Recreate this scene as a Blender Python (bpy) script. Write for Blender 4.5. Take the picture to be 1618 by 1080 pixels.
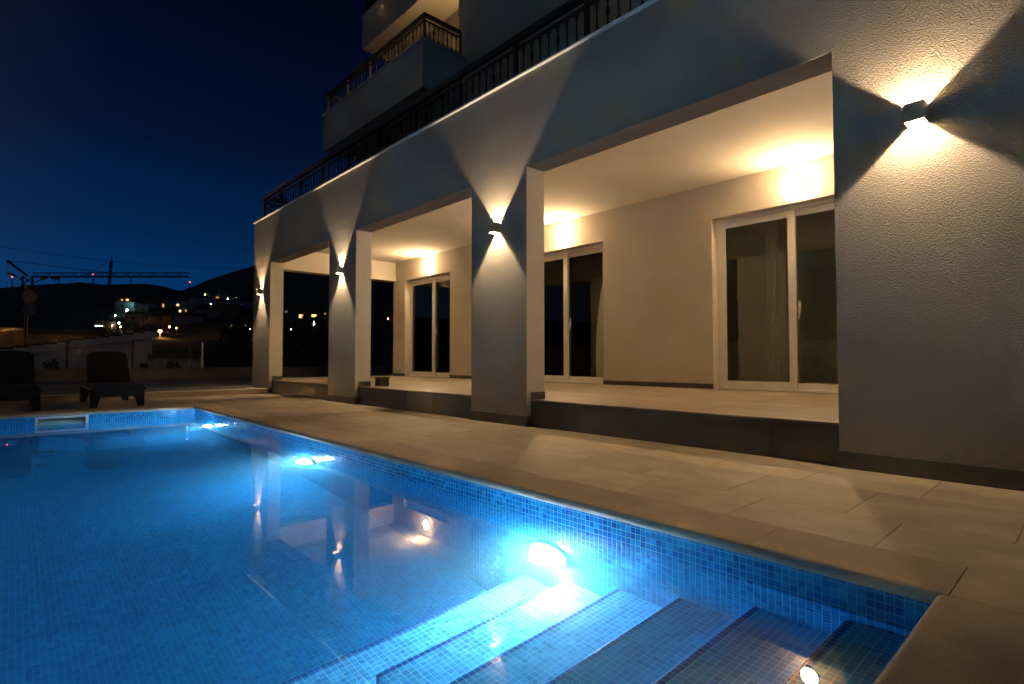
import bpy, bmesh, math, random
from mathutils import Vector, Matrix, noise
random.seed(7)
sc = bpy.context.scene
for o in list(bpy.data.objects): bpy.data.objects.remove(o)
R = math.radians
S = 0.72                                   # metres per survey unit (camera height)
def X(u): return u * S
def Y(u): return (u - 5.7) * S             # facade plane is y = 0
def Z(u): return (u + 1.0) * S             # pool deck is z = 0

# ------------------------------------------------------------------ camera
cam = bpy.data.objects.new('camera', bpy.data.cameras.new('camera'))
sc.collection.objects.link(cam); sc.camera = cam
cam.location = (0, -4.104, 0.72)
cam.rotation_euler = Vector((-0.73549559, 0.67675402, 0.03240721)).to_track_quat('-Z', 'Y').to_euler()
cam.data.lens = 19.214; cam.data.sensor_width = 36.0
cam.data.clip_start = 0.05; cam.data.clip_end = 6000
# ------------------------------------------------------------------ sky (night, last blue light low in the west)
world = bpy.data.worlds.new('World'); sc.world = world; world.use_nodes = True
wn, wl = world.node_tree.nodes, world.node_tree.links
bg = wn['Background']
tc = wn.new('ShaderNodeTexCoord'); sep = wn.new('ShaderNodeSeparateXYZ'); wl.new(tc.outputs['Generated'], sep.inputs[0])
rmp = wn.new('ShaderNodeValToRGB'); wl.new(sep.outputs['Z'], rmp.inputs[0])
er = rmp.color_ramp
er.elements[0].position = 0.0; er.elements[0].color = (0.0012, 0.0400, 0.1450, 1)
er.elements[1].position = 1.0; er.elements[1].color = (0.0006, 0.0014, 0.0060, 1)
for p, c in ((0.10, (0.0008, 0.0340, 0.1300)), (0.20, (0.0008, 0.0175, 0.0720)), (0.33, (0.0007, 0.0062, 0.0300)), (0.50, (0.0006, 0.0025, 0.0125)), (0.68, (0.0006, 0.0016, 0.0075))):
    e = er.elements.new(p); e.color = (*c, 1)
dt = wn.new('ShaderNodeVectorMath'); dt.operation = 'DOT_PRODUCT'; dt.inputs[1].default_value = (-0.10, -0.99, 0.0)
wl.new(tc.outputs['Generated'], dt.inputs[0])
mr = wn.new('ShaderNodeMapRange'); wl.new(dt.outputs['Value'], mr.inputs[0])
mr.inputs[1].default_value = -0.5; mr.inputs[2].default_value = 1.0; mr.inputs[3].default_value = 0.40; mr.inputs[4].default_value = 1.0
gm = wn.new('ShaderNodeMapRange'); wl.new(dt.outputs['Value'], gm.inputs[0]); gm.inputs[1].default_value = .0; gm.inputs[2].default_value = 1.0; gm.inputs[3].default_value = 0; gm.inputs[4].default_value = 1
glow = wn.new('ShaderNodeMix'); glow.data_type = 'RGBA'; wl.new(gm.outputs[0], glow.inputs[0]); wl.new(rmp.outputs[0], glow.inputs[6]); glow.inputs[7].default_value = (.0250, .0258, .0225, 1)
wl.new(glow.outputs[2], bg.inputs[0]); wl.new(mr.outputs[0], bg.inputs[1])
# ------------------------------------------------------------------ exposure
sc.view_settings.view_transform = 'Standard'; sc.view_settings.look = 'None'
sc.view_settings.exposure = 0.8; sc.view_settings.gamma = 1.0
sc.render.engine = 'CYCLES'
sc.cycles.max_bounces = 12; sc.cycles.transmission_bounces = 8; sc.cycles.transparent_max_bounces = 12
sc.cycles.sample_clamp_indirect = 60.0
sc.cycles.caustics_refractive = True; sc.cycles.caustics_reflective = False
sc.cycles.blur_glossy = 0.3
WALL_W = 105.0      # watts of one wall lamp bulb
TERR_E = 335.0      # emission of a terrace bulkhead diffuser
POOL_W = 92.0      # watts of one pool lamp
WARM = (1.0, 0.74, 0.46)

# ------------------------------------------------------------------ helpers
class MB:
    def __init__(s): s.v = []; s.f = []; s.m = []
    def poly(s, pts, mi=0):
        n = len(s.v); s.v += [tuple(p) for p in pts]; s.f.append(tuple(range(n, n + len(pts)))); s.m.append(mi); return s
    def box(s, x0, x1, y0, y1, z0, z1, mi=0, M=None):
        if x0 > x1: x0, x1 = x1, x0
        if y0 > y1: y0, y1 = y1, y0
        if z0 > z1: z0, z1 = z1, z0
        p = [(x0, y0, z0), (x1, y0, z0), (x1, y1, z0), (x0, y1, z0), (x0, y0, z1), (x1, y0, z1), (x1, y1, z1), (x0, y1, z1)]
        if M: p = [tuple(M @ Vector(q)) for q in p]
        n = len(s.v); s.v += p
        for f in ((0, 3, 2, 1), (4, 5, 6, 7), (0, 1, 5, 4), (1, 2, 6, 5), (2, 3, 7, 6), (3, 0, 4, 7)):
            s.f.append(tuple(n + i for i in f)); s.m.append(mi)
        return s
    def tube(s, pts, rad, seg=8, mi=0, cap=True):
        pts = [Vector(p) for p in pts]; rr = rad if isinstance(rad, (list, tuple)) else [rad] * len(pts)
        n0 = len(s.v); up = None
        for i, p in enumerate(pts):
            t = (pts[min(i + 1, len(pts) - 1)] - pts[max(i - 1, 0)]).normalized()
            if up is None: up = Vector((0, 0, 1)) if abs(t.z) < .9 else Vector((1, 0, 0))
            a = t.cross(up).normalized(); b = a.cross(t).normalized(); up = b
            for k in range(seg):
                an = 2 * math.pi * k / seg
                s.v.append(tuple(p + (a * math.cos(an) + b * math.sin(an)) * rr[i]))
        for i in range(len(pts) - 1):
            for k in range(seg):
                a0 = n0 + i * seg + k; a1 = n0 + i * seg + (k + 1) % seg
                s.f.append((a0, a1, a1 + seg, a0 + seg)); s.m.append(mi)
        if cap:
            s.f.append(tuple(n0 + k for k in reversed(range(seg)))); s.m.append(mi)
            s.f.append(tuple(n0 + (len(pts) - 1) * seg + k for k in range(seg))); s.m.append(mi)
        return s
    def lathe(s, prof, c=(0, 0, 0), axis='z', seg=24, mi=0):
        n0 = len(s.v)
        for r, h in prof:
            for k in range(seg):
                a = 2 * math.pi * k / seg; u, w = r * math.cos(a), r * math.sin(a)
                q = (u, w, h) if axis == 'z' else ((u, h, w) if axis == 'y' else (h, u, w))
                s.v.append((c[0] + q[0], c[1] + q[1], c[2] + q[2]))
        for i in range(len(prof) - 1):
            for k in range(seg):
                a0 = n0 + i * seg + k; a1 = n0 + i * seg + (k + 1) % seg
                s.f.append((a0, a1, a1 + seg, a0 + seg)); s.m.append(mi)
        return s
    def build(s, name, mats, parent=None, bevel=0, smooth=False, loc=None, fix=False):
        me = bpy.data.meshes.new(name); me.from_pydata(s.v, [], s.f)
        for m in (mats if isinstance(mats, (list, tuple)) else [mats]): me.materials.append(m)
        me.polygons.foreach_set('material_index', s.m)
        if smooth: me.polygons.foreach_set('use_smooth', [True] * len(me.polygons))
        if fix or bevel:
            bm = bmesh.new(); bm.from_mesh(me)
            if fix: bmesh.ops.remove_doubles(bm, verts=bm.verts, dist=1e-5)
            bmesh.ops.recalc_face_normals(bm, faces=bm.faces)
            if bevel: bmesh.ops.bevel(bm, geom=bm.edges[:], offset=bevel, segments=2, affect='EDGES', profile=.6)
            bm.to_mesh(me); bm.free()
        me.update()
        o = bpy.data.objects.new(name, me); sc.collection.objects.link(o)
        if parent is not None:
            o.parent = parent
        if loc: o.location = loc
        elif parent is not None and parent.get('_world'): o.location = -Vector(parent.location)
        return o
def tag(o, label=None, cat=None, group=None, kind=None):
    if label: o['label'] = label
    if cat: o['category'] = cat
    if group: o['group'] = group
    if kind: o['kind'] = kind
    return o
def empty(name, loc, label=None, cat=None, group=None, rz=0, world=False):
    o = bpy.data.objects.new(name, None); sc.collection.objects.link(o)
    o.location = loc; o.rotation_euler[2] = rz; o.empty_display_size = .1
    if world: o['_world'] = 1
    return tag(o, label, cat, group)
def copy_tree(o, parent=None):
    c = o.copy(); sc.collection.objects.link(c); c.parent = parent
    for ch in [k for k in bpy.data.objects if k.parent == o]: copy_tree(ch, c)
    return c
def point(name, loc, power, col, parent, rad=.01, typ='POINT'):
    l = bpy.data.lights.new(name, typ); l.energy = power; l.color = col; l.shadow_soft_size = rad
    o = bpy.data.objects.new(name, l); sc.collection.objects.link(o); o.parent = parent; o.location = loc
    return o

# ------------------------------------------------------------------ materials
class NT:
    def __init__(s, name, rough=.7, col=(.5, .5, .5), metal=0, spec=.5):
        s.mat = bpy.data.materials.new(name); s.mat.use_nodes = True
        s.n = s.mat.node_tree.nodes; s.l = s.mat.node_tree.links; s.p = s.n['Principled BSDF']
        s.p.inputs['Roughness'].default_value = rough; s.p.inputs['Base Color'].default_value = (*col, 1)
        s.p.inputs['Metallic'].default_value = metal; s.p.inputs['Specular IOR Level'].default_value = spec
    def pos(s): return s.n.new('ShaderNodeNewGeometry').outputs['Position']
    def obj(s): return s.n.new('ShaderNodeTexCoord').outputs['Object']
    def scale(s, v, sc_):
        m = s.n.new('ShaderNodeVectorMath'); m.operation = 'MULTIPLY'; s.l.new(v, m.inputs[0]); m.inputs[1].default_value = sc_; return m.outputs[0]
    def noise(s, v, scale, detail=3, rough=.55, color=False):
        t = s.n.new('ShaderNodeTexNoise'); s.l.new(v, t.inputs['Vector']); t.inputs['Scale'].default_value = scale
        t.inputs['Detail'].default_value = detail; t.inputs['Roughness'].default_value = rough
        return t.outputs['Color' if color else 'Fac']
    def ramp(s, f, stops, interp='LINEAR'):
        r = s.n.new('ShaderNodeValToRGB'); s.l.new(f, r.inputs[0]); e = r.color_ramp; e.interpolation = interp
        e.elements[0].position, e.elements[0].color = stops[0][0], (*stops[0][1], 1)
        e.elements[1].position, e.elements[1].color = stops[-1][0], (*stops[-1][1], 1)
        for p, c in stops[1:-1]:
            k = e.elements.new(p); k.color = (*c, 1)
        return r.outputs[0]
    def math(s, op, a, b=None, c=None):
        m = s.n.new('ShaderNodeMath'); m.operation = op
        for i, v in enumerate((a, b, c)):
            if v is None: continue
            if isinstance(v, (int, float)): m.inputs[i].default_value = v
            else: s.l.new(v, m.inputs[i])
        return m.outputs[0]
    def mix(s, f, a, b, mode='MIX'):
        m = s.n.new('ShaderNodeMix'); m.data_type = 'RGBA'; m.blend_type = mode
        for i, v in ((0, f), (6, a), (7, b)):
            if isinstance(v, (int, float)): m.inputs[i].default_value = v
            elif isinstance(v, tuple): m.inputs[i].default_value = (*v, 1)
            else: s.l.new(v, m.inputs[i])
        return m.outputs[2]
    def bump(s, h, dist, strength=1.0, normal=None):
        b = s.n.new('ShaderNodeBump'); s.l.new(h, b.inputs['Height']); b.inputs['Distance'].default_value = dist; b.inputs['Strength'].default_value = strength
        if normal is not None: s.l.new(normal, b.inputs['Normal'])
        s.l.new(b.outputs[0], s.p.inputs['Normal']); return b.outputs[0]
    def base(s, c): s.l.new(c, s.p.inputs['Base Color']); return s
def plain(name, col, rough=.6, metal=0, var=.12, scale=6, bump=0, objc=False, spec=.5):
    t = NT(name, rough, col, metal, spec); v = t.obj() if objc else t.pos()
    n = t.noise(v, scale, 4)
    a = tuple(c * (1 - var) for c in col); b = tuple(min(1, c * (1 + var)) for c in col)
    t.base(t.ramp(n, [(.3, a), (.7, b)]))
    if bump: t.bump(t.noise(v, scale * 14, 3), bump)
    return t.mat
def stucco(name, col, dist=.0035):
    t = NT(name, .92, col, 0, .2); v = t.pos()
    big = t.noise(v, 1.3, 4); fine = t.noise(v, 125, 3, .6)
    vor = t.n.new('ShaderNodeTexVoronoi'); t.l.new(v, vor.inputs['Vector']); vor.inputs['Scale'].default_value = 120
    h = t.math('ADD', t.math('MULTIPLY', fine, 1.0), t.math('MULTIPLY', vor.outputs['Distance'], .7))
    a = tuple(c * .90 for c in col); b = tuple(c * 1.07 for c in col)
    c0 = t.ramp(big, [(.3, a), (.7, b)])
    c1 = t.mix(.5, c0, t.ramp(fine, [(.35, tuple(c * .80 for c in col)), (.65, tuple(min(1, c * 1.15) for c in col))]))
    t.base(c1); t.bump(h, dist)
    return t.mat
def emis(name, col, st, nosample=False):
    t = NT(name, .5, (0.8, 0.8, 0.8)); t.p.inputs['Emission Color'].default_value = (*col, 1); t.p.inputs['Emission Strength'].default_value = st
    if nosample: t.mat.cycles.emission_sampling = 'NONE'
    return t.mat
def mosaic(name, cols, grout, pitch=.027, gw=.10, tilt=.15, rough=.14, spec=.5):
    t = NT(name, rough, (0, 0, 0), 0, spec); g = t.n.new('ShaderNodeNewGeometry')
    pos, nor = g.outputs['Position'], g.outputs['True Normal']
    off = t.n.new('ShaderNodeVectorMath'); off.operation = 'MULTIPLY_ADD'; t.l.new(nor, off.inputs[0]); off.inputs[1].default_value = (-.006,) * 3; t.l.new(pos, off.inputs[2])
    sc1 = t.scale(off.outputs[0], (1 / pitch,) * 3)
    fl = t.n.new('ShaderNodeVectorMath'); fl.operation = 'FLOOR'; t.l.new(sc1, fl.inputs[0])
    fr = t.n.new('ShaderNodeVectorMath'); fr.operation = 'FRACTION'; t.l.new(sc1, fr.inputs[0])
    sn = t.n.new('ShaderNodeSeparateXYZ'); t.l.new(nor, sn.inputs[0]); sf = t.n.new('ShaderNodeSeparateXYZ'); t.l.new(fr.outputs[0], sf.inputs[0])
    masks = []
    for i in range(3):
        d = t.math('ABSOLUTE', t.math('SUBTRACT', sf.outputs[i], .5))         # .5 at the joint
        on = t.math('LESS_THAN', t.math('ABSOLUTE', sn.outputs[i]), .5)
        masks.append(t.math('MULTIPLY', d, on))
    mx = t.math('MAXIMUM', t.math('MAXIMUM', masks[0], masks[1]), masks[2])
    gm = t.n.new('ShaderNodeMapRange'); t.l.new(mx, gm.inputs[0]); gm.inputs[1].default_value = .5 - gw * .62; gm.inputs[2].default_value = .5 - gw * .38
    gf = gm.outputs[0]
    wnz = t.n.new('ShaderNodeTexWhiteNoise'); wnz.noise_dimensions = '3D'; t.l.new(fl.outputs[0], wnz.inputs['Vector'])
    k = len(cols); tc_ = t.ramp(wnz.outputs['Value'], [(i / (k - 1), c) for i, c in enumerate(cols)], 'LINEAR')
    lf = t.noise(pos, 2.2, 3); lv = t.ramp(lf, [(.3, (.84, .84, .84)), (.7, (1.1, 1.1, 1.1))])
    t.base(t.mix(1.0, t.mix(gf, tc_, grout), lv, 'MULTIPLY'))
    t.l.new(t.math('MULTIPLY_ADD', gf, .5, rough), t.p.inputs['Roughness'])
    # every tile is set at its own slight tilt
    sb = t.n.new('ShaderNodeVectorMath'); sb.operation = 'SUBTRACT'; t.l.new(wnz.outputs['Color'], sb.inputs[0]); sb.inputs[1].default_value = (.5,) * 3
    ma = t.n.new('ShaderNodeVectorMath'); ma.operation = 'MULTIPLY_ADD'; t.l.new(sb.outputs[0], ma.inputs[0]); ma.inputs[1].default_value = (tilt,) * 3; t.l.new(nor, ma.inputs[2])
    nz = t.n.new('ShaderNodeVectorMath'); nz.operation = 'NORMALIZE'; t.l.new(ma.outputs[0], nz.inputs[0])
    t.bump(t.math('SUBTRACT', 1.0, gf), .0012, .6, nz.outputs[0])
    return t.mat
def slab_mat(name, col, rough=.55, streak=(1, 1, 1), grain=.12, bump=.0004, tonevar=.16, spec=.4, sscale=3):
    t = NT(name, rough, col, 0, spec); v = t.pos()
    at = t.n.new('ShaderNodeAttribute'); at.attribute_name = 'tone'
    off = t.n.new('ShaderNodeVectorMath'); off.operation = 'MULTIPLY_ADD'; t.l.new(at.outputs['Color'], off.inputs[0]); off.inputs[1].default_value = (7, 7, 7); t.l.new(v, off.inputs[2])
    vs = t.scale(off.outputs[0], streak)
    n1 = t.noise(vs, sscale, 6, .62); n2 = t.noise(v, 160, 3, .7)
    a = tuple(c * (1 - grain * 1.7) for c in col); b = tuple(c * (1 + grain * 1.7) for c in col)
    c0 = t.ramp(n1, [(.30, a), (.70, b)])
    c1 = t.mix(.45, c0, t.ramp(n2, [(.35, tuple(c * .72 for c in col)), (.65, tuple(min(1, c * 1.25) for c in col))]))
    tone = t.math('MULTIPLY_ADD', at.outputs['Fac'], tonevar * 2, 1 - tonevar)
    cc = t.n.new('ShaderNodeCombineColor'); [t.l.new(tone, cc.inputs[i]) for i in range(3)]
    t.base(t.mix(1.0, c1, cc.outputs[0], 'MULTIPLY'))
    t.l.new(t.math('MULTIPLY_ADD', n1, .25, rough - .12), t.p.inputs['Roughness'])
    t.bump(t.math('ADD', n2, n1), bump)
    return t.mat
def tones(o, per=6):
    me = o.data; a = me.color_attributes.new('tone', 'FLOAT_COLOR', 'CORNER'); cur = (0,) * 4
    for i, p in enumerate(me.polygons):
        if i % per == 0: r = random.random(); cur = (r, r, r, 1)
        for li in p.loop_indices: a.data[li].color = cur
    return o

M = {}
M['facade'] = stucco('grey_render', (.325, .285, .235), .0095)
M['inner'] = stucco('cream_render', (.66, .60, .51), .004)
M['upper'] = stucco('upper_render', (.34, .33, .30), .004)
M['cap'] = plain('parapet_metal', (.80, .78, .74), .6)
M['frame'] = plain('white_frame', (.82, .80, .76), .35, var=.03)
M['iron'] = plain('black_iron', (.012, .011, .010), .5, .4)
M['bronze'] = plain('bronze_housing', (.36, .30, .19), .45, .25, objc=True)
M['deck'] = slab_mat('deck_stone', (.345, .275, .185), .62, (1.0, 1.8, 1), .27, .0010, .13)
M['coping'] = slab_mat('coping_sandstone', (.43, .35, .26), .85, (1, 1, 1), .14, .0026, .07, .2)
M['terrace'] = slab_mat('terrace_floor', (.36, .29, .21), .45, (.5, 7.0, 1), .42, .0004, .10, .4, 2.2)
M['riser'] = slab_mat('dark_stoneware', (.088, .086, .082), .5, (.6, 1, 2.0), .30, .0004, .05)
M['grout'] = plain('dark_grout', (.07, .06, .05), .9)
M['mos'] = mosaic('blue_mosaic', [(.003, .12, .36), (.005, .19, .47), (.008, .26, .57), (.003, .10, .38), (.012, .32, .64)], (.10, .46, .58))
M['mosf'] = mosaic('blue_floor_mosaic', [(.003, .12, .36), (.005, .19, .47), (.008, .26, .57), (.003, .10, .38), (.012, .32, .64)], (.10, .46, .58), rough=.35, spec=.06)
M['mosl'] = mosaic('lightened_blue_mosaic', [(.05, .36, .70), (.07, .44, .78), (.10, .52, .84), (.04, .32, .66), (.13, .56, .88)], (.42, .78, .85), rough=.30, spec=.08)  # step tiles paler than the floor, lightened further in place of lamp light
M['nosing'] = mosaic('cobalt_mosaic', [(.004, .028, .32), (.006, .045, .42), (.003, .02, .26), (.008, .07, .48)], (.30, .55, .62), rough=.3, spec=.08)
M['white_pl'] = plain('white_plastic', (.78, .78, .76), .35, var=.03)
M['dark_pl'] = plain('dark_resin', (.004, .004, .0042), .6, objc=True, spec=.2)
M['black'] = plain('black_plastic', (.010, .010, .010), .45, objc=True)
M['concrete'] = plain('rough_concrete', (.16, .14, .11), .9, var=.25, scale=2.5, bump=.004)
M['ground'] = plain('dry_ground', (.05, .045, .035), .95, var=.3, scale=.8, bump=.01)
M['paving'] = slab_mat('grey_paving', (.11, .105, .10), .8, (1, 1, 1), .2, .001, .35)
M['asphalt'] = plain('asphalt', (.05, .05, .05), .9)
M['hill'] = plain('scrub_hill', (.022, .028, .017), 1.0, var=.5, scale=.02)
M['plaster_w'] = plain('white_plaster', (.62, .60, .56), .9, var=.08, bump=.002)
M['house_grey'] = plain('pale_plaster', (.78, .74, .62), .9, var=.10, scale=1.5, bump=.004)
M['house_or'] = plain('ochre_plaster', (.42, .27, .12), .9, var=.10, scale=1.5)
M['roof'] = plain('clay_roof', (.10, .055, .035), .9, var=.25, scale=3)
M['bark'] = plain('bark', (.05, .038, .028), .95, var=.3, scale=9, bump=.006, objc=True)
M['leaf'] = plain('leaf', (.028, .045, .018), .7, var=.5, scale=2.0, objc=True)
M['steel'] = plain('galvanised_steel', (.30, .30, .29), .45, .7)
M['crane'] = plain('crane_steel', (.10, .07, .03), .6, .2)
M['curtain'] = plain('curtain_cloth', (.55, .50, .40), .9, var=.05, scale=20)
M['room'] = plain('room_paint', (.78, .72, .52), .9, var=.04)
# window glass: a weak mirror you can see through
t = NT('window_glass'); t.n.remove(t.p)
tr = t.n.new('ShaderNodeBsdfTransparent'); tr.inputs[0].default_value = (.96, .97, .94, 1); gl = t.n.new('ShaderNodeBsdfGlossy'); gl.inputs['Roughness'].default_value = .0
fz = t.n.new('ShaderNodeFresnel'); fz.inputs[0].default_value = 1.6; mx = t.n.new('ShaderNodeMixShader')
t.l.new(fz.outputs[0], mx.inputs[0]); t.l.new(tr.outputs[0], mx.inputs[1]); t.l.new(gl.outputs[0], mx.inputs[2]); t.l.new(mx.outputs[0], t.n['Material Output'].inputs[0])
M['glass'] = t.mat
# water
t = NT('pool_water'); t.n.remove(t.p); g = t.n.new('ShaderNodeBsdfGlass'); g.inputs['IOR'].default_value = 1.333; g.inputs['Roughness'].default_value = 0.0
b = t.n.new('ShaderNodeBump'); b.inputs['Distance'].default_value = .0001; b.inputs['Strength'].default_value = 1
t.l.new(t.noise(t.pos(), 5.0, 2), b.inputs['Height']); t.l.new(b.outputs[0], g.inputs['Normal'])
t.l.new(g.outputs[0], t.n['Material Output'].inputs[0])
vs = t.n.new('ShaderNodeVolumeScatter'); vs.inputs['Color'].default_value = (.30, .80, 1, 1); vs.inputs['Density'].default_value = .24; vs.inputs['Anisotropy'].default_value = .66
va = t.n.new('ShaderNodeVolumeAbsorption'); va.inputs['Color'].default_value = (.0, .68, .97, 1); va.inputs['Density'].default_value = .42
ad = t.n.new('ShaderNodeAddShader'); t.l.new(vs.outputs[0], ad.inputs[0]); t.l.new(va.outputs[0], ad.inputs[1]); t.l.new(ad.outputs[0], t.n['Material Output'].inputs['Volume'])
M['water'] = t.mat
M['diffuser'] = emis('lit_diffuser', (1, .695, .37), TERR_E)
M['lens'] = emis('lit_lens', (1, .78, .5), 30)
M['poollens'] = emis('lit_pool_lens', (.75, .9, 1), 110)

# ================================================================== SETTING
PX0, PX1 = X(-13.33), X(-.50)            # pool basin walls along x
PYB, PYF = -6.35, Y(2.97)                # basin walls along y (back, facade side)
WZ = Z(-1.203); FZ = Z(-3.0)             # water level and floor
CW = .34                                 # coping width
# ground sheet with the rough hole of the pool cut out (pool pit deeper than the sheet is only under the deck)
gz = -3.2
m = MB(); big = 3500
m.poly([(-big, -big, gz), (big, -big, gz), (big, big, gz), (-big, big, gz)])
tag(m.build('ground', M['ground']), kind='structure')

# deck slab (bed of the tiles) round the pool
cx0, cx1, cy0, cy1 = PX0 - .45, PX1 + .5, PYB - CW, Y(3.42)
DX0, DX1, DY0, DY1 = X(-16.9), 9.0, -9.2, Y(5.80)
m = MB()
for a in ((DX0, cx0, DY0, 4.0), (cx1, DX1, DY0, DY1), (cx0, cx1, cy1, DY1), (cx0, cx1, DY0, cy0)): m.box(a[0], a[1], a[2], a[3], -.30, -.012)
def tile_rows(m, rows, x0, x1, pitch, offs, top=0.0, gap=.003, th=.012, skip=None):
    for (y0, y1), of in zip(rows, offs):
        x = of
        while x > x0: x -= pitch
        while x < x1:
            a, b_ = max(x, x0) + gap / 2, min(x + pitch, x1) - gap / 2
            if b_ - a > .02 and not (skip and skip(a, b_, y0, y1)): m.box(a, b_, y0 + gap / 2, y1 - gap / 2, top - th, top)
            x += pitch
bed = m.build('deck_bed', plain('pale_grout', (.15, .125, .095), .9))
tag(bed, kind='structure')
m = MB()
r1, r2 = Y(4.05), Y(4.86)
tile_rows(m, [(cy1, r1), (r1, r2), (r2, DY1)], DX0, DX1, .592, [X(-.867), X(-1.18), X(-.935)])
tile_rows(m, [(DY1 + i * .6, DY1 + (i + 1) * .6) for i in range(6)], DX0, X(-18.2) + 1.2, .592, [0] * 6)
# far end strip between coping and raised kerb, near end and back side
yy = cy1
k = 0
while yy > DY0:
    y1_ = yy; y0_ = max(yy - .592, DY0)
    tile_rows(m, [(y0_, y1_)], DX0, cx0, .592, [DX0 + .3 * (k % 2)])
    tile_rows(m, [(y0_, y1_)], cx1, DX1, .592, [cx1 + .3 * (k % 2)])
    if y1_ <= cy0: tile_rows(m, [(y0_, y1_)], cx0, cx1, .592, [.3 * (k % 2)])
    elif y0_ < cy0: tile_rows(m, [(y0_, cy0)], cx0, cx1, .592, [.3 * (k % 2)])
    yy -= .592; k += 1
deck = tones(m.build('pool_deck', M['deck'])); tag(deck, kind='structure')

# raised paved court past the kerb step
kz = Z(-.855)
m = MB(); KX = X(-16.9); WX = -20.2
m.box(WX, KX - .30, DY0, 14, -.3, kz - .01)
tag(m.build('court_bed', M['grout']), kind='structure')
m = MB()
yy = DY0; k = 0
while yy < 14:
    y1_ = min(yy + .4, 14); x = WX + .2 * (k % 2); m_x = WX
    tile_rows(m, [(yy, y1_)], WX, KX - .305, .4, [x], top=kz - .002, gap=.008); yy += .4; k += 1
tag(tones(m.build('paved_court', M['paving'])), kind='structure')
m = MB(); yy = DY0
while yy < 6:
    m.box(KX - .30, KX, yy + .003, min(yy + 1.2, 14) - .003, -.3, kz); yy += 1.2
tag(tones(m.build('kerb_step', M['coping'], bevel=.006), 26), kind='structure')

# ================================================================== SWIMMING POOL
pool = empty('swimming_pool', ((PX0 + PX1) / 2, (PYB + PYF) / 2, 0), 'long blue mosaic swimming pool with sandstone rim, lit from under the water', 'swimming pool', world=True)
m = MB()
m.poly([(PX0, PYB, FZ), (PX1, PYB, FZ), (PX1, PYF, FZ), (PX0, PYF, FZ)])
m.build('pool_floor', M['mosf'], pool)
m = MB(); top = -.038
m.poly([(PX0, PYF, FZ), (PX1, PYF, FZ), (PX1, PYF, top), (PX0, PYF, top)])
m.poly([(PX1, PYF, FZ), (PX1, PYB, FZ), (PX1, PYB, top), (PX1, PYF, top)])
m.poly([(PX1, PYB, FZ), (PX0, PYB, FZ), (PX0, PYB, top), (PX1, PYB, top)])
# far wall with the opening of the skimmer
sy0, sy1, sz0, sz1 = Y(.42), Y(1.11), Z(-1.25), Z(-1.095)
for (a, b_, c, d) in ((PYB, sy0, FZ, top), (sy1, PYF, FZ, top), (sy0, sy1, FZ, sz0), (sy0, sy1, sz1, top)):
    m.poly([(PX0, a, c), (PX0, b_, c), (PX0, b_, d), (PX0, a, d)])
m.build('pool_wall', M['mos'], pool)
# coping stones with a rounded nose, one mesh
def coping_run(m, p0, p1, inward, width, length=.6):
    d = (Vector(p1) - Vector(p0)); L = d.length; d.normalize(); inn = Vector(inward)
    n = max(1, round(L / length)); st = L / n
    prof = []; rr = .024
    for i in range(7):
        a = math.pi / 2 - math.pi * .5 * i / 6
        prof.append((.016 - rr + rr * math.cos(a), -rr + rr * math.sin(a)))
    prof = [(-width, 0)] + prof + [(.016 - .002, -.036), (.010, -.040), (-width, -.040)]
    for k in range(n):
        a = Vector(p0) + d * (k * st + .0012); b = Vector(p0) + d * ((k + 1) * st - .0012)
        for (u0, z0), (u1, z1) in zip(prof, prof[1:] + prof[:1]):
            m.poly([a + inn * u0 + Vector((0, 0, z0)), b + inn * u0 + Vector((0, 0, z0)), b + inn * u1 + Vector((0, 0, z1)), a + inn * u1 + Vector((0, 0, z1))])
        m.poly([a + inn * u + Vector((0, 0, z)) for u, z in prof]); m.poly([b + inn * u + Vector((0, 0, z)) for u, z in reversed(prof)])
m = MB()
coping_run(m, (PX0 - .016, PYF, 0), (PX1 + .016, PYF, 0), (0, -1, 0), cy1 - PYF)
coping_run(m, (PX0 - .016, PYB, 0), (PX1 + .016, PYB, 0), (0, 1, 0), CW)
coping_run(m, (PX0, PYB + .018, 0), (PX0, PYF - .018, 0), (1, 0, 0), PX0 - cx0)
coping_run(m, (PX1, PYB + .018, 0), (PX1, PYF - .018, 0), (-1, 0, 0), cx1 - PX1)
for xx, s in ((PX0, -1), (PX1, 1)):         # corner stones
    xa, xb = sorted((xx + s * .018, xx + s * (.45 if s < 0 else .5)))
    m.box(xa, xb, PYF + .001, cy1, -.04, 0); m.box(xa, xb, cy0, PYB - .001, -.04, 0)
    m.box(xa, xb, PYF - .0165, PYF - .001, -.04, 0); m.box(xa, xb, PYB + .001, PYB + .0165, -.04, 0)
tones(m.build('coping', M['coping'], pool), 12)
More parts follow.
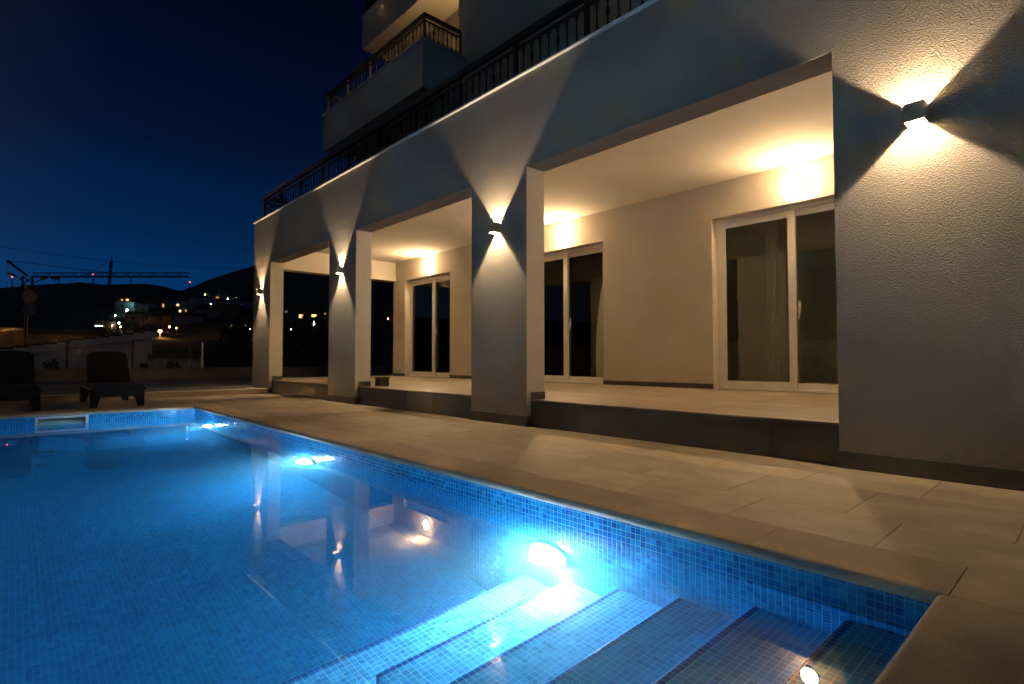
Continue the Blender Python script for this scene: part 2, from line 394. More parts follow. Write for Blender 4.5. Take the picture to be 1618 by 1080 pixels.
# steps down along the near end
m = MB(); nm = MB()
SX = [X(-.876), X(-1.316), X(-1.76), X(-2.21), X(-2.66), X(-3.10)]
SZ = [Z(-1.30), Z(-1.51), Z(-1.74), Z(-1.96), Z(-2.17), Z(-2.40)]
t_ = .027
for i, (sx, sz) in enumerate(zip(SX, SZ)):
    xr = PX1 if i == 0 else SX[i - 1]
    yl = Y(1.47) if i < 5 else PYB
    m.poly([(sx + t_ , yl, sz), (xr, yl, sz), (xr, PYF, sz), (sx + t_, PYF, sz)])
    nz_ = SZ[i + 1] if i < 5 else FZ
    m.poly([(sx, yl, nz_), (sx, PYF, nz_), (sx, PYF, sz - t_), (sx, yl, sz - t_)])
    if i < 5: m.poly([(sx + t_, yl, SZ[5]), (xr, yl, SZ[5]), (xr, yl, sz), (sx + t_, yl, sz)])
    # nosing: one row of cobalt tiles on the tread and one on the riser, with a rounded edge
    prof = [(sx + t_, sz)] + [(sx + .006 - .006 * math.sin(a), sz - .006 + .006 * math.cos(a)) for a in [j * math.pi / 8 for j in range(5)]] + [(sx, sz - t_)]
    for (x0, z0), (x1, z1) in zip(prof, prof[1:]): nm.poly([(x0, PYF, z0), (x0, yl, z0), (x1, yl, z1), (x1, PYF, z1)])
    if i < 5: nm.poly([(sx, yl, SZ[5]), (sx + t_, yl, SZ[5]), (sx + t_, yl, sz - .004), (sx, yl, sz - .004)])
# the tread behind the narrow stair at the bottom level
m.poly([(SX[4], PYB, SZ[5]), (PX1, PYB, SZ[5]), (PX1, Y(1.47), SZ[5]), (SX[4], Y(1.47), SZ[5])])
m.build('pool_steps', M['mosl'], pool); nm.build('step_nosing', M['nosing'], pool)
# skimmer
m = MB(); xx = PX0 + .004; fw = .032
m.box(PX0, xx + .004, sy0 - fw, sy0, sz0 - fw, sz1 + fw * .8); m.box(PX0, xx + .004, sy1, sy1 + fw, sz0 - fw, sz1 + fw * .8)
m.box(PX0, xx + .004, sy0, sy1, sz1, sz1 + fw * .8); m.box(PX0, xx + .004, sy0, sy1, sz0 - fw, sz0)
sk = m.build('skimmer', M['white_pl'], pool)
m = MB(); m.poly([(PX0 - .18, sy0, sz0), (PX0 - .18, sy1, sz0), (PX0 - .18, sy1, sz1), (PX0 - .18, sy0, sz1)])
m.poly([(PX0, sy0, sz1), (PX0, sy1, sz1), (PX0 - .18, sy1, sz1), (PX0 - .18, sy0, sz1)]); m.poly([(PX0, sy0, sz0), (PX0, sy1, sz0), (PX0 - .18, sy1, sz0), (PX0 - .18, sy0, sz0)])
m.poly([(PX0, sy0, sz0), (PX0 - .18, sy0, sz0), (PX0 - .18, sy0, sz1), (PX0, sy0, sz1)]); m.poly([(PX0, sy1, sz0), (PX0 - .18, sy1, sz0), (PX0 - .18, sy1, sz1), (PX0, sy1, sz1)])
m.box(PX0 - .06, PX0 - .05, sy0 + .02, sy1 - .02, sz0 + .01, sz0 + .075)
o = m.build('skimmer_box', plain('skimmer_plastic', (.35, .42, .36), .5), sk); o.location = (0, 0, 0)

# water
m = MB(); e_ = .012
m.box(PX0 - e_, PX1 + e_, PYB - e_, PYF + e_, FZ - e_, WZ)
water = m.build('pool_water', M['water']); tag(water, kind='structure')

# underwater lamps on the wall nearest the house
def pool_lamp(x, label, y=PYF, s=-1, z=Z(-1.95), power=POOL_W, proto=[None]):
    if proto[0] is None:
        r = empty('pool_lamp', (x, y, z))
        MB().lathe([(.0, 0.0), (.125, 0.0), (.135, -.012), (.135, -.02), (.105, -.03), (.10, -.022), (.10, -.012), (0, -.012)], axis='y', seg=32).build('trim_ring', M['white_pl'], r, smooth=False)
        MB().lathe([(0.0, -.034), (.05, -.033), (.09, -.026), (.099, -.020)], axis='y', seg=32).build('lens', M['poollens'], r, smooth=True)
        l = bpy.data.lights.new('bulb', 'POINT'); l.energy = power; l.color = (.72, .90, 1.0); l.shadow_soft_size = .085
        b = bpy.data.objects.new('bulb', l); sc.collection.objects.link(b); b.parent = r; b.location = (0, -.03, 0)
        l = bpy.data.lights.new('beam', 'SPOT'); l.energy = power * 5.0; l.color = (.90, .95, 1.0); l.shadow_soft_size = .006; l.spot_size = R(58); l.spot_blend = 1.0
        b = bpy.data.objects.new('beam', l); sc.collection.objects.link(b); b.parent = r; b.location = (0, -.046, 0); b.rotation_euler = (R(90), 0, 0)
        proto[0] = r
    else:
        r = copy_tree(proto[0]); r.location = (x, y, z)
    if s > 0: r.rotation_euler[2] = math.pi
    return tag(r, label, 'pool lamp', 'round lamps under the water of the pool')
pool_lamp(X(-2.82), z=Z(-1.86), label='bright round underwater lamp beside the pool steps')
pool_lamp(X(-7.22), 'middle one of the three glowing lamps under the pool water')
ns_ = pool_lamp(X(-1.9), 'added, unseen underwater lamp on the long pool side nearer the camera, brightening the steps', y=PYB, s=1, z=Z(-1.46))  # extra lamp added out of view to brighten the stair treads
for ch in ns_.children:
    if ch.type == 'LIGHT': ch.data = ch.data.copy(); ch.data.energy *= 5.0; ch.data.color = (.6, .85, 1)
pool_lamp(X(-8.2), 'hidden underwater lamp midway along the long pool side nearer the camera', y=PYB, s=1)
pool_lamp(X(-11.9), 'farthest of the three glowing lamps in the pool wall near the far corner')

# ================================================================== VILLA
villa = empty('villa', (X(-9), Y(10.6), 0), 'pale rendered villa with pillared terrace and stacked balconies at night', 'house', world=True)
BZ, PT = Z(2.93), Z(4.35)                # beam underside, parapet top
BD = Y(6.08)                             # rear face of beam and piers
TF = Z(-.6)                              # terrace floor level
BW = Y(10.6)                             # back wall
CZ = Z(3.62)                             # terrace ceiling
XL = X(-18.38)                           # left end
XR = 3.2
m = MB(); m.box(XL, XR, 0, BD, BZ, PT); m.build('fascia_beam', M['facade'], villa)
m = MB(); m.box(XL, X(-16.85), BD, BW, BZ, PT - .05); m.box(XL, X(-18.02), BD, BW, BZ - 0, BZ + .01) if False else None
m = MB(); m.box(XL, X(-17.95), BD, BW, BZ, CZ); m.build('side_beam', M['inner'], villa)
piers = [(-18.38, -16.85), (-12.77, -11.38), (-7.20, -5.87)]
for a, b_ in piers:
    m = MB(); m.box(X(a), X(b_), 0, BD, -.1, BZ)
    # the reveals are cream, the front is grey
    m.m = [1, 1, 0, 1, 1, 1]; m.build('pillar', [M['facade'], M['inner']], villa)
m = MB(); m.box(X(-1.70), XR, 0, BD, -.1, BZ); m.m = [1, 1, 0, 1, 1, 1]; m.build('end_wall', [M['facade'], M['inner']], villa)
m = MB(); m.box(X(-1.70) + .35, X(-1.70) + .6, BD, BW, TF - .02, CZ); m.build('cross_wall', M['inner'], villa)
m = MB(); m.box(XL, XR, BD, BW, CZ, CZ + .16); m.build('terrace_ceiling', M['inner'], villa)
m = MB(); m.box(XL, XR, Y(5.8) + .02, BW, CZ + .17, PT - .32); m.build('upper_terrace_floor', M['concrete'], villa)
m = MB(); m.box(XL - .03, XR, -.035, BD + .03, PT, PT + .022); m.build('parapet_cap', M['cap'], villa, bevel=.003)
# terrace floor and its dark riser
ry = Y(5.79)
m = MB(); m.box(X(-16.85) - .0, X(-1.70), ry + .012, BD - .001, -.1, TF - .012); m.box(XL, X(-1.70) + .3, BD, BW, -.1, TF - .012); m.build('terrace_base', M['grout'], villa)
m = MB()
rows = [(ry, BD)] + [(BD + i * .607, min(BD + (i + 1) * .607, BW)) for i in range(6)]
spans = [(X(-16.85), X(-12.77)), (X(-11.38), X(-7.20)), (X(-5.87), X(-1.70))]
for a, b_ in spans: tile_rows(m, rows[:1], a, b_, 1.2, [.3], top=TF, gap=.003)
tile_rows(m, rows[1:], XL, X(-1.70) + .3, 1.2, [.6 * (i % 2) for i in range(6)], top=TF, gap=.006)
tones(m.build('terrace_floor', M['terrace'], villa))
for a, b_ in spans:
    m = MB()
    xs = sorted({a, b_} | {v for v in [X(-3.235) + .63 * k for k in range(-22, 4)] if a + .05 < v < b_ - .05})
    for p, q in zip(xs, xs[1:]): m.box(p + .0015, q - .0015, ry - .004, ry + .010, -.02, TF - .0125)
    tones(m.build('terrace_riser', M['riser'], villa))
# skirtings
pz = Z(-.845)
for a, b_ in piers + [(-1.70, XR / S)]:
    m = MB()
    x = X(a) - .010
    while x < X(b_) + .010:
        q = min(x + .6, X(b_) + .010); m.box(x + .001, q - .001, -.011, 0, 0.001, pz); x = q
    tones(m.build('skirting', M['riser'], villa))
    for xx, s in ((X(a), -1), (X(b_), 1)):
        if xx > 3 or xx < X(-18): continue
        tones(MB().box(xx, xx + s * .011, 0, ry - .006, 0.001, pz).build('skirting', M['riser'], villa))
        tones(MB().box(xx, xx + s * .011, ry + .0, BD, TF, TF + .08).build('skirting', M['riser'], villa))
for a, b_ in ((-18.1, -17.27), (-14.52, -11.0), (-8.25, -5.44), (-2.69, -1.3)):
    tones(MB().box(X(a), X(b_), BW - .011, BW, TF + .001, TF + .075).build('skirting', M['riser'], villa))
# back wall with three openings
DT = Z(2.90)
doors = [(-17.27, -14.52), (-11.0, -8.25), (-5.44, -2.69)]
m = MB(); x = X(-18.1); TH = .30
for a, b_ in doors:
    m.box(x, X(a), BW, BW + TH, -.1, CZ); m.box(X(a), X(b_), BW, BW + TH, DT, CZ); m.box(X(a), X(b_), BW, BW + TH, -.1, TF - .015); x = X(b_)
m.box(x, XR, BW, BW + TH, -.1, CZ)
m.build('back_wall', M['inner'], villa)
m = MB(); m.box(X(-18.1), X(-18.1) + .25, BW + TH, BW + 8, -.1, CZ); m.build('side_wall', M['upper'], villa)

def terrace_door(a, b_, mull, lx):
    """white frame with a wide fixed leaf and a sliding leaf, set back into the wall"""
    x0, x1 = X(a), X(b_); y0 = BW + .13; z0, z1 = TF + .03, DT - .005
    fr = MB(); w = .055
    fr.box(x0, x0 + w, y0, y0 + .08, TF, z1); fr.box(x1 - w, x1, y0, y0 + .08, TF, z1)
    fr.box(x0 + w, x1 - w, y0, y0 + .08, z1 - .05, z1); fr.box(x0 + w, x1 - w, y0 - .02, y0 + .08, TF, TF + .03)
    win = fr.build('terrace_door', M['frame'], villa, bevel=.003)
    xm = x0 + (x1 - x0) * mull
    def leaf(p, q, yf, lw):
        l = MB(); za, zb = TF + .032, z1 - .052
        l.box(p, p + lw, yf, yf + .05, za, zb); l.box(q - lw, q, yf, yf + .05, za, zb)
        l.box(p + lw, q - lw, yf, yf + .05, zb - lw, zb); l.box(p + lw, q - lw, yf, yf + .05, za, za + lw)
        for (c, d, e, f) in ((p + lw, p + lw + .008, za + lw, zb - lw), (q - lw - .008, q - lw, za + lw, zb - lw)): l.box(c, d, yf + .006, yf + .016, e, f, 1)
        o = l.build('door_leaf', [M['frame'], M['black']], win); o.location = (0, 0, 0)
        g_ = MB().box(p + lw - .005, q - lw + .005, yf + .018, yf + .026, za + lw - .005, zb - lw + .005).build('glass_pane', M['glass'], win); g_.location = (0, 0, 0)
    leaf(x0 + w + .002, xm + .045, y0 - .004, .095)
    leaf(xm - .05, x1 - w - .002, y0 + .052, .085)
    h = MB(); hx = xm + .075
    h.tube([(hx, y0 + .052, TF + 1.15), (hx, y0 + .02, TF + 1.15), (hx, y0 + .018, TF + 1.02), (hx, y0 + .02, TF + .98)], .008, 8); h.box(hx - .014, hx + .014, y0 + .043, y0 + .053, TF + 1.05, TF + 1.22)
    o = h.build('door_handle', M['frame'], win); o.location = (0, 0, 0)
    # the room behind
    rm = MB(); y1 = BW + TH; ry1 = y1 + 2.3; p, q = x0 - .10, x1 + .25
    rm.poly([(p, y1, TF), (q, y1, TF), (q, ry1, TF), (p, ry1, TF)]); rm.poly([(p, y1, DT + .1), (q, y1, DT + .1), (q, ry1, DT + .1), (p, ry1, DT + .1)])
    rm.poly([(p, ry1, TF), (q, ry1, TF), (q, ry1, DT + .1), (p, ry1, DT + .1)]); rm.poly([(p, y1, TF), (p, ry1, TF), (p, ry1, DT + .1), (p, y1, DT + .1)]); rm.poly([(q, y1, TF), (q, ry1, TF), (q, ry1, DT + .1), (q, y1, DT + .1)])
    rm.build('room', M['room'], villa)
terrace_door(*doors[0], .56, 0); terrace_door(*doors[1], .50, 0); terrace_door(*doors[2], .54, 0)
def curtain(x0, x1, y, label):
    m = MB(); n = 26; pts = []
    for i in range(n + 1):
        f = i / n; pts.append((x0 + (x1 - x0) * f, y + .018 * math.sin(f * math.pi * 7)))
    for (a, b_), (c, d) in zip(pts, pts[1:]):
        m.poly([(a, b_, TF + .02), (c, d, TF + .02), (c, d, DT - .1), (a, b_, DT - .1)]); m.poly([(c, d + .003, TF + .02), (a, b_ + .003, TF + .02), (a, b_ + .003, DT - .1), (c, d + .003, DT - .1)])
    tag(m.build('curtain', M['curtain'], smooth=True), label, 'curtain')
curtain(X(-4.60), X(-4.36), BW + .42, 'narrow pale curtain gathered behind the glass of the nearest terrace door')
curtain(X(-16.6), X(-16.2), BW + .42, 'pale curtain behind the glass of the farthest terrace door')

# upper storeys
UY, RY_ = Y(9.67), Y(10.95)
m = MB(); m.box(X(-12.86), XR, UY, UY + .3, PT - .33, 17); m.box(X(-12.86), X(-12.56), UY + .3, RY_ + .3, PT - .33, 17)
m.build('upper_wall', M['upper'], villa)
m = MB(); m.box(X(-18.98), X(-12.86), RY_, RY_ + .3, PT - .33, 17); m.build('recess_wall', M['upper'], villa)
m = MB(); m.box(X(-18.98), X(-18.6), RY_ + .3, RY_ + 7, PT - .33, 17); m.build('gable_wall', M['upper'], villa)
def balcony(x0, x1, y0, y1, zb, zt, name='balcony'):
    m = MB(); th = .15; sl = zb + .18
    m.box(x0, x1, y0, y1, zb, sl); m.box(x0, x1, y0, y0 + th, sl, zt); m.box(x0, x0 + th, y0 + th, y1, sl, zt); m.box(x1 - th, x1, y0 + th, min(y1, UY if x1 > X(-12.86) else y1), sl, zt)
    b = m.build(name, M['upper'], villa)
    m = MB(); c = .025
    m.box(x0 - c, x1 + c, y0 - c, y0 + th + c, zt, zt + .02); m.box(x0 - c, x0 + th + c, y0 + th + c, y1 - .01, zt, zt + .02); m.box(x1 - th - c, x1 + c, y0 + th + c, min(y1, UY) - .01, zt, zt + .02)
    o = m.build('balcony_cap', M['cap'], b); o.location = (0, 0, 0)
    return b
B2 = (X(-18.95), X(-12.51), Y(8.18), RY_ - .002, Z(7.49), Z(8.83))
B3 = (X(-19.0), X(-12.87), Y(9.70), RY_ - .002, Z(11.86), Z(13.13))
balcony(*B2); balcony(*B3)
m = MB(); m.box(X(-18.98), X(-12.87), RY_ - .5, RY_ - .002, 13.6, 13.75)
m.build('cornice', M['upper'], villa)

# wrought iron railings
def scroll(mb, x, y, z, r, s, ax):
    pts = []
    for i in range(9):
        a = math.pi * (-.5 + 1.45 * i / 8); rr = r * (1 - .35 * i / 8)
        u = s * (r + rr * math.cos(a) * -1 + 0) ; w = rr * math.sin(a)
        u = s * (r * 1.0 - rr * math.cos(a)) * .9
        pts.append((x + (u if ax == 0 else 0), y + (u if ax == 1 else 0), z + w))
    mb.tube(pts, .008, 5)
def railing(runs, z0, label, first_post=True):
    """runs: list of (p0, p1); parts: handrail, lower_rail, post, baluster"""
    p = runs[0][0]; r = empty('railing', (p[0], p[1], z0), label, 'railing', world=True)
    H = Z(5.13) - Z(4.36)
    for (p0, p1) in runs:
        d = Vector((p1[0] - p0[0], p1[1] - p0[1], 0)); L = d.length; d.normalize(); ax = 0 if abs(d.x) > .5 else 1
        def bar(za, zb, hw, name):
            a = (p0[0], p0[1]); b_ = (p1[0], p1[1]); ext = hw
            m = MB()
            if ax == 0: m.box(min(a[0], b_[0]) - ext, max(a[0], b_[0]) + ext, a[1] - hw, a[1] + hw, z0 + za, z0 + zb)
            else: m.box(a[0] - hw, a[0] + hw, min(a[1], b_[1]) + ext, max(a[1], b_[1]) - .0, z0 + za, z0 + zb)
            m.build(name, M['iron'], r, bevel=.004)
        bar(H - .07, H, .032, 'handrail'); bar(H - .165, H - .13, .014, 'lower_rail'); bar(.045, .07, .012, 'bottom_rail')
        np_ = max(1, round(L / 1.03)); pitch = L / np_
        for k in range(np_ + 1):
            c = Vector((p0[0], p0[1], 0)) + d * (k * pitch)
            if ax == 1 and k == 0: pass
            else:
                MB().box(c.x - .022, c.x + .022, c.y - .022, c.y + .022, z0, z0 + H - .07).build('post', M['iron'], r)
            if k == np_: break
            nb = 7
            for j in range(1, nb + 1):
                q = c + d * (pitch * j / (nb + 1)); mb = MB()
                if (j % 3) == 2:
                    mid = z0 + .23
                    mb.tube([(q.x, q.y, z0 + .05), (q.x, q.y, mid - .06), (q.x, q.y, mid - .04), (q.x, q.y, mid), (q.x, q.y, mid + .04), (q.x, q.y, mid + .06), (q.x, q.y, z0 + H - .15)], [.010, .010, .016, .026, .016, .010, .010], 6)
                else:
                    mb.tube([(q.x, q.y, z0 + .05), (q.x, q.y, z0 + H - .15)], .010, 5)
                for s in (-1, 1):
                    scroll(mb, q.x, q.y, z0 + H - .205, .022, s, ax)
                    scroll(mb, q.x, q.y, z0 + .095, .020, s, ax)
                mb.build('baluster', M['iron'], r)
    return r
zt = PT + .022
railing([((X(-17.9), Y(5.84)), (X(-3.35), Y(5.84))), ((X(-17.9), Y(5.84)), (X(-17.9), Y(9.3)))], zt, 'black wrought iron railing along the top of the terrace front')
# second storey balcony: side run first goes towards the wall
railing([((B2[0] + .08, B2[2] + .08), (B2[1] - .06, B2[2] + .08)), ((B2[1] - .06, B2[2] + .08), (B2[1] - .06, UY - .10)), ((B2[0] + .08, B2[2] + .08), (B2[0] + .08, RY_ - .10))], B2[5] + .02, 'black iron railing on the dark second balcony with the lit wall behind')
railing([((B3[0] + .08, B3[2] + .08), (B3[1] - .06, B3[2] + .08)), ((B3[0] + .08, B3[2] + .08), (B3[0] + .08, RY_ - .10))], B3[5] + .02, 'black iron railing of the topmost balcony, only its left corner in view')

# ------------------------------------------------------------------ lamps
def bulb_tree(l, k=1.0):
    """beam shape of the lens: strongest along the wall, weaker straight out"""
    l.use_nodes = True; n, L = l.node_tree.nodes, l.node_tree.links
    em = n['Emission']; g = n.new('ShaderNodeNewGeometry'); s = n.new('ShaderNodeSeparateXYZ'); L.new(g.outputs['Incoming'], s.inputs[0])
    a = n.new('ShaderNodeMath'); a.operation = 'ABSOLUTE'; L.new(s.outputs['Y'], a.inputs[0])
    b = n.new('ShaderNodeMath'); b.operation = 'MAXIMUM'; L.new(a.outputs[0], b.inputs[0]); b.inputs[1].default_value = .036
    c = n.new('ShaderNodeMath'); c.operation = 'POWER'; L.new(b.outputs[0], c.inputs[0]); c.inputs[1].default_value = -.30
    d = n.new('ShaderNodeMath'); d.operation = 'MULTIPLY'; L.new(c.outputs[0], d.inputs[0]); d.inputs[1].default_value = .25 * k
    L.new(d.outputs[0], em.inputs['Strength'])
def wall_lamp(x, ang, label):
    r = empty('wall_lamp', (x, 0, Z(2.09)), label, 'wall lamp', 'square up and down lamps on the pillars')
    h = .057; w = .052; dp = .105; th = .004; dep = .046
    m = MB()
    m.box(-w, w, -.006, -.001, -h, h); m.box(-w, w, -dp, -dp + th, -h, h)
    m.box(-w, -w + th, -dp + th, -.006, -h, h); m.box(w - th, w, -dp + th, -.006, -h, h); m.box(-w + th, w - th, -dp + th, -.006, -.004, .004)
    m.build('housing', M['bronze'], r)
    ap = min(w - th, dep * math.tan(R(ang)))
    f = MB()
    for s in (-1, 1):
        for zz in (h - .003, -h + .001):
            f.box(s * ap, s * (w - th), -dp + th, -.006, zz, zz + .002)
    if ap < w - th - .002: f.build('flap', M['bronze'], r)
    for s in (1, -1):
        q = MB().lathe([(0, s * .006), (.016, s * .006), (.020, s * .0045)], c=(0, -.055, 0), seg=16).build('lens', M['lens'], r)
        b = point('bulb', (0, -.055, s * (h - dep)), WALL_W, WARM, r, .004); bulb_tree(b.data)
    return r
wall_lamp(X(-1.045), 46, 'bronze cube lamp throwing wide light up and down the near right wall')
wall_lamp(X(-6.53), 38, 'bronze cube lamp on the front of the middle pillar beside the nearest terrace bay')
wall_lamp(X(-12.09), 34, 'bronze cube lamp on the narrow pillar next to the farthest terrace bay')
wall_lamp(X(-17.6), 34, 'small bronze cube lamp on the leftmost corner pillar')

def terrace_lamp(x, z, y, label, src=[None]):
    if src[0] is None:
        r = empty('bulkhead_lamp', (x, y, z))
        MB().lathe([(0, 0), (.104, 0), (.106, -.004), (.106, -.020), (.102, -.022), (.0, -.0215)], axis='y', seg=36).build('base_ring', M['white_pl'], r, smooth=False)
        MB().lathe([(.101, -.0225), (.097, -.036), (.078, -.050), (.045, -.062), (.0, -.066)], axis='y', seg=20).build('diffuser', M['diffuser'], r, smooth=True)
        src[0] = r
    else: r = copy_tree(src[0]); r.location = (x, y, z)
    return tag(r, label, 'wall light', 'round lamps over the terrace doors')
terrace_lamp(X(-3.70), Z(3.20), BW - .001, 'bright round lamp over the nearest glass door')
terrace_lamp(X(-9.50), Z(3.18), BW - .001, 'bright round lamp over the middle glass door, beside the pillar')
terrace_lamp(X(-15.78), Z(3.20), BW - .001, 'bright round lamp over the farthest glass door')
tl_ = terrace_lamp(X(-13.45), Z(10.5), RY_ - .001, 'round lamp hidden by the wall corner that lights the upper balcony')

for ch in tl_.children:
    if ch.name.startswith('diffuser'): ch.data = ch.data.copy(); ch.data.materials[0] = emis('lit_amber_diffuser', (1, .58, .21), TERR_E * .95)
# small black box on the terrace
bx = empty('power_box', (X(-11.15), Y(6.25), TF + .001), 'small black box on the terrace floor behind the second pillar', 'box')
m = MB(); m.box(-.07, .07, -.09, .09, 0, .13); m.build('body', M['black'], bx, bevel=.006)
m = MB(); m.box(-.076, .076, -.096, .096, .131, .147); m.build('lid', M['dark_pl'], bx, bevel=.004)

# ================================================================== SUN LOUNGERS
def lounger():
    r = empty('sun_lounger', (0, 0, 0), None, 'sun lounger', 'dark resin sun loungers round the pool')
    m = MB(); hw = .31; zs = .32
    # seat: slats running across with side rims
    n = 13
    for i in range(n):
        x = -.35 + i * (1.25 / n); m.box(x, x + 1.25 / n - .012, -hw + .03, hw - .03, zs - .012, zs)
    m.box(-.35, .90, -hw, -hw + .03, zs - .05, zs + .012); m.box(-.35, .90, hw - .03, hw, zs - .05, zs + .012); m.box(.90, .94, -hw, hw, zs - .16, zs + .008)
    m.build('seat', M['dark_pl'], r, bevel=.004)
    # backrest: bowed panel with rounded top corners
    m = MB(); tl = R(60); L_ = .60; N = 12; rows_ = []
    for i in range(N + 1):
        f = i / N; s_ = f * L_; hw2 = (hw - .012) * (1 - .07 * f)
        if f > .86: q = (f - .86) / .14; hw2 *= (1 - .22 * q * q * q)
        cx = -.35 - s_ * math.cos(tl) - .02 * math.sin(f * math.pi); cz = zs + .01 + s_ * math.sin(tl)
        rows_.append([(cx + .012 * math.cos(2.2 * (k / 6 - .5)) * (-1), (k / 3 - 1) * hw2, cz + (.018 * (1 - (k / 3 - 1) ** 2) if f > .9 else 0)) for k in range(7)])
    for a, b_ in zip(rows_, rows_[1:]):
        for k in range(6):
            m.poly([a[k], a[k + 1], b_[k + 1], b_[k]]); m.poly([(p[0] - .022, p[1], p[2]) for p in (a[k + 1], a[k], b_[k], b_[k + 1])])
    for a, b_ in zip(rows_, rows_[1:]):
        for k in (0, 6):
            m.poly([a[k], b_[k], (b_[k][0] - .022, b_[k][1], b_[k][2]), (a[k][0] - .022, a[k][1], a[k][2])])
    t_ = rows_[-1]
    for k in range(6): m.poly([t_[k], t_[k + 1], (t_[k + 1][0] - .022, *t_[k + 1][1:]), (t_[k][0] - .022, *t_[k][1:])])
    m.build('backrest', M['dark_pl'], r, fix=True)
    m = MB()
    for s in (-1, 1):
        m.tube([(-.95, s * (hw + .01), zs - .06), (-.35, s * (hw + .015), zs - .03), (.3, s * (hw + .015), zs - .05), (.9, s * (hw + .005), zs - .045)], [.028, .032, .030, .026], 8)
    m.box(-.97, -.93, -hw, hw, zs - .09, zs - .03); m.box(.86, .90, -hw, hw, zs - .10, zs - .055)
    m.build('frame', M['dark_pl'], r)
    for sx, x in ((1, .72), (-1, -.80)):
        for s in (-1, 1):
            m = MB()
            for j in range(6):
                f = j / 6; g = (j + 1) / 6
                def ring(f):
                    w = .085 * (1 - .45 * f); wy = .085 * (1 - .5 * f) ** 1.3 + .012; xo = x + sx * .02 * f; yo = s * (hw - .05 + .04 * f); z = (zs - .05) * (1 - f)
                    return [(xo - w, yo - wy, z), (xo + w, yo - wy, z), (xo + w, yo + wy * .7, z), (xo - w, yo + wy * .7, z)]
                a, b_ = ring(f), ring(g)
                for k in range(4): m.poly([a[k], a[(k + 1) % 4], b_[(k + 1) % 4], b_[k]])
            m.poly(ring(1)); m.poly(ring(0)); m.build('leg', M['dark_pl'], r, fix=True)
    return r
lg = lounger(); lg.location = (X(-15.35), Y(1.74), 0); tag(lg, 'dark sun lounger with raised back at the far end of the pool')
lg['label'] = 'dark sun lounger with its raised back, right of the two past the far pool edge'
l2 = copy_tree(lg); l2.location = (X(-15.35), Y(.02), 0); l2['label'] = 'dark sun lounger cut by the left edge of the picture'
for i, (x, lab) in enumerate(((-6.9, 'sun lounger seen only as a reflection in the nearest glass door'), (-5.1, 'second sun lounger on the hidden side of the pool, nearer the camera'))):
    l3 = copy_tree(lg); l3.location = (x, -8.0, 0); l3.rotation_euler[2] = R(90); l3['label'] = lab

# ================================================================== COURT EDGE: low wall, fence, neighbour houses
lw = MB(); yy = -12
lw.box(WX - .22, WX, -12, 16, -3.0, Z(-.405)); lw.box(WX - .24, WX + .02, -12, 16, Z(-.405), Z(-.405) + .03)
tag(lw.build('low_wall', M['concrete']), 'low rough concrete wall under the mesh fence', 'wall')
fz0, fz1 = Z(-.38), Z(.755)
fn = empty('mesh_fence', (WX - .1, 0, fz0), 'dark wire mesh fence on top of the low concrete wall', 'fence', world=True)
post_y = [Y(3.89) + 1.57 * k for k in range(-8, 2)]
ye = Y(6.55)
for y in post_y + [ye]:
    if y > ye: continue
    MB().box(WX - .13, WX - .08, y - .025, y + .025, fz0 - .03, fz1 + .03).build('post', M['iron'] if y < ye else M['steel'], fn)
ps = [y for y in post_y if y < ye] + [ye]
for a, b_ in zip(ps, ps[1:]):
    m = MB(); y = a + .05
    while y < b_ - .03: m.box(WX - .106, WX - .101, y - .0025, y + .0025, fz0, fz1); y += .05
    z = fz0 + .02
    while z < fz1: m.box(WX - .1005, WX - .0955, a, b_, z - .003, z + .003); z += .20
    m.build('mesh_panel', M['iron'], fn)

def house(name, c, w, d, h, label, wall, rz=0, wins=(), roof='flat', lit=None, pitch=.35, overh=.25, dim=None):
    """c = base centre of the face towards the camera; local +x points to the camera, y along the face"""
    r = empty(name, c, label, 'house', rz=rz)
    m = MB(); m.box(-d, 0, -w / 2, w / 2, -4, h); m.build('wall', wall, r)
    if roof == 'gable':
        rh = d * .5 * pitch; m = MB()
        for s in (0, 1):
            a = (-d / 2, h + rh); b_ = (overh, h - overh * pitch * .5) if s == 0 else (-d - overh, h - overh * pitch * .5)
            y0, y1 = -w / 2 - overh, w / 2 + overh
            P = [(a[0], y0, a[1]), (a[0], y1, a[1]), (b_[0], y1, b_[1]), (b_[0], y0, b_[1])]
            m.poly(P); m.poly([(p[0], p[1], p[2] + .12) for p in reversed(P)])
            for k in range(4):
                p, q = P[k], P[(k + 1) % 4]; m.poly([p, q, (q[0], q[1], q[2] + .12), (p[0], p[1], p[2] + .12)])
        for y in (-w / 2, w / 2): m.poly([(0, y, h), (-d, y, h), (-d / 2, y, h + rh)])
        m.build('roof', M['roof'], r)
    else:
        m = MB(); m.box(-d - .2, .2, -w / 2 - .2, w / 2 + .2, h, h + .25); m.build('roof', M['concrete'], r)
    for (y, z, ww, hh, mt) in wins:
        ww *= .72; hh *= .78
        f = MB(); f.box(.0, .05, y - ww / 2 - .08, y + ww / 2 + .08, z - .08, z + hh + .08)
        fo = f.build('window', M['plaster_w'], r)
        MB().box(.051, .06, y - ww / 2, y + ww / 2, z, z + hh).build('pane', mt, fo)
    return r
W_Y = emis('lit_window_amber', (1, .55, .16), 1.1, True); W_W = emis('lit_window_white', (.85, 1, .85), 3.5, True); W_D = plain('dark_window', (.01, .012, .014), .2)
W_O = emis('lit_window_orange', (1, .38, .08), .55, True)
L_O = emis('sodium_lamp', (1, .36, .06), 60); L_W = emis('white_street_lamp', (.85, 1, .9), 40); L_B = emis('cold_lamp', (.45, .7, 1), 30); L_G = emis('green_lamp', (.6, 1, .25), 30); L_R = emis('red_beacon', (1, .10, .06), 3.5)
for mm in (L_O, L_W, L_B, L_G, L_R): mm.cycles.emission_sampling = 'NONE'

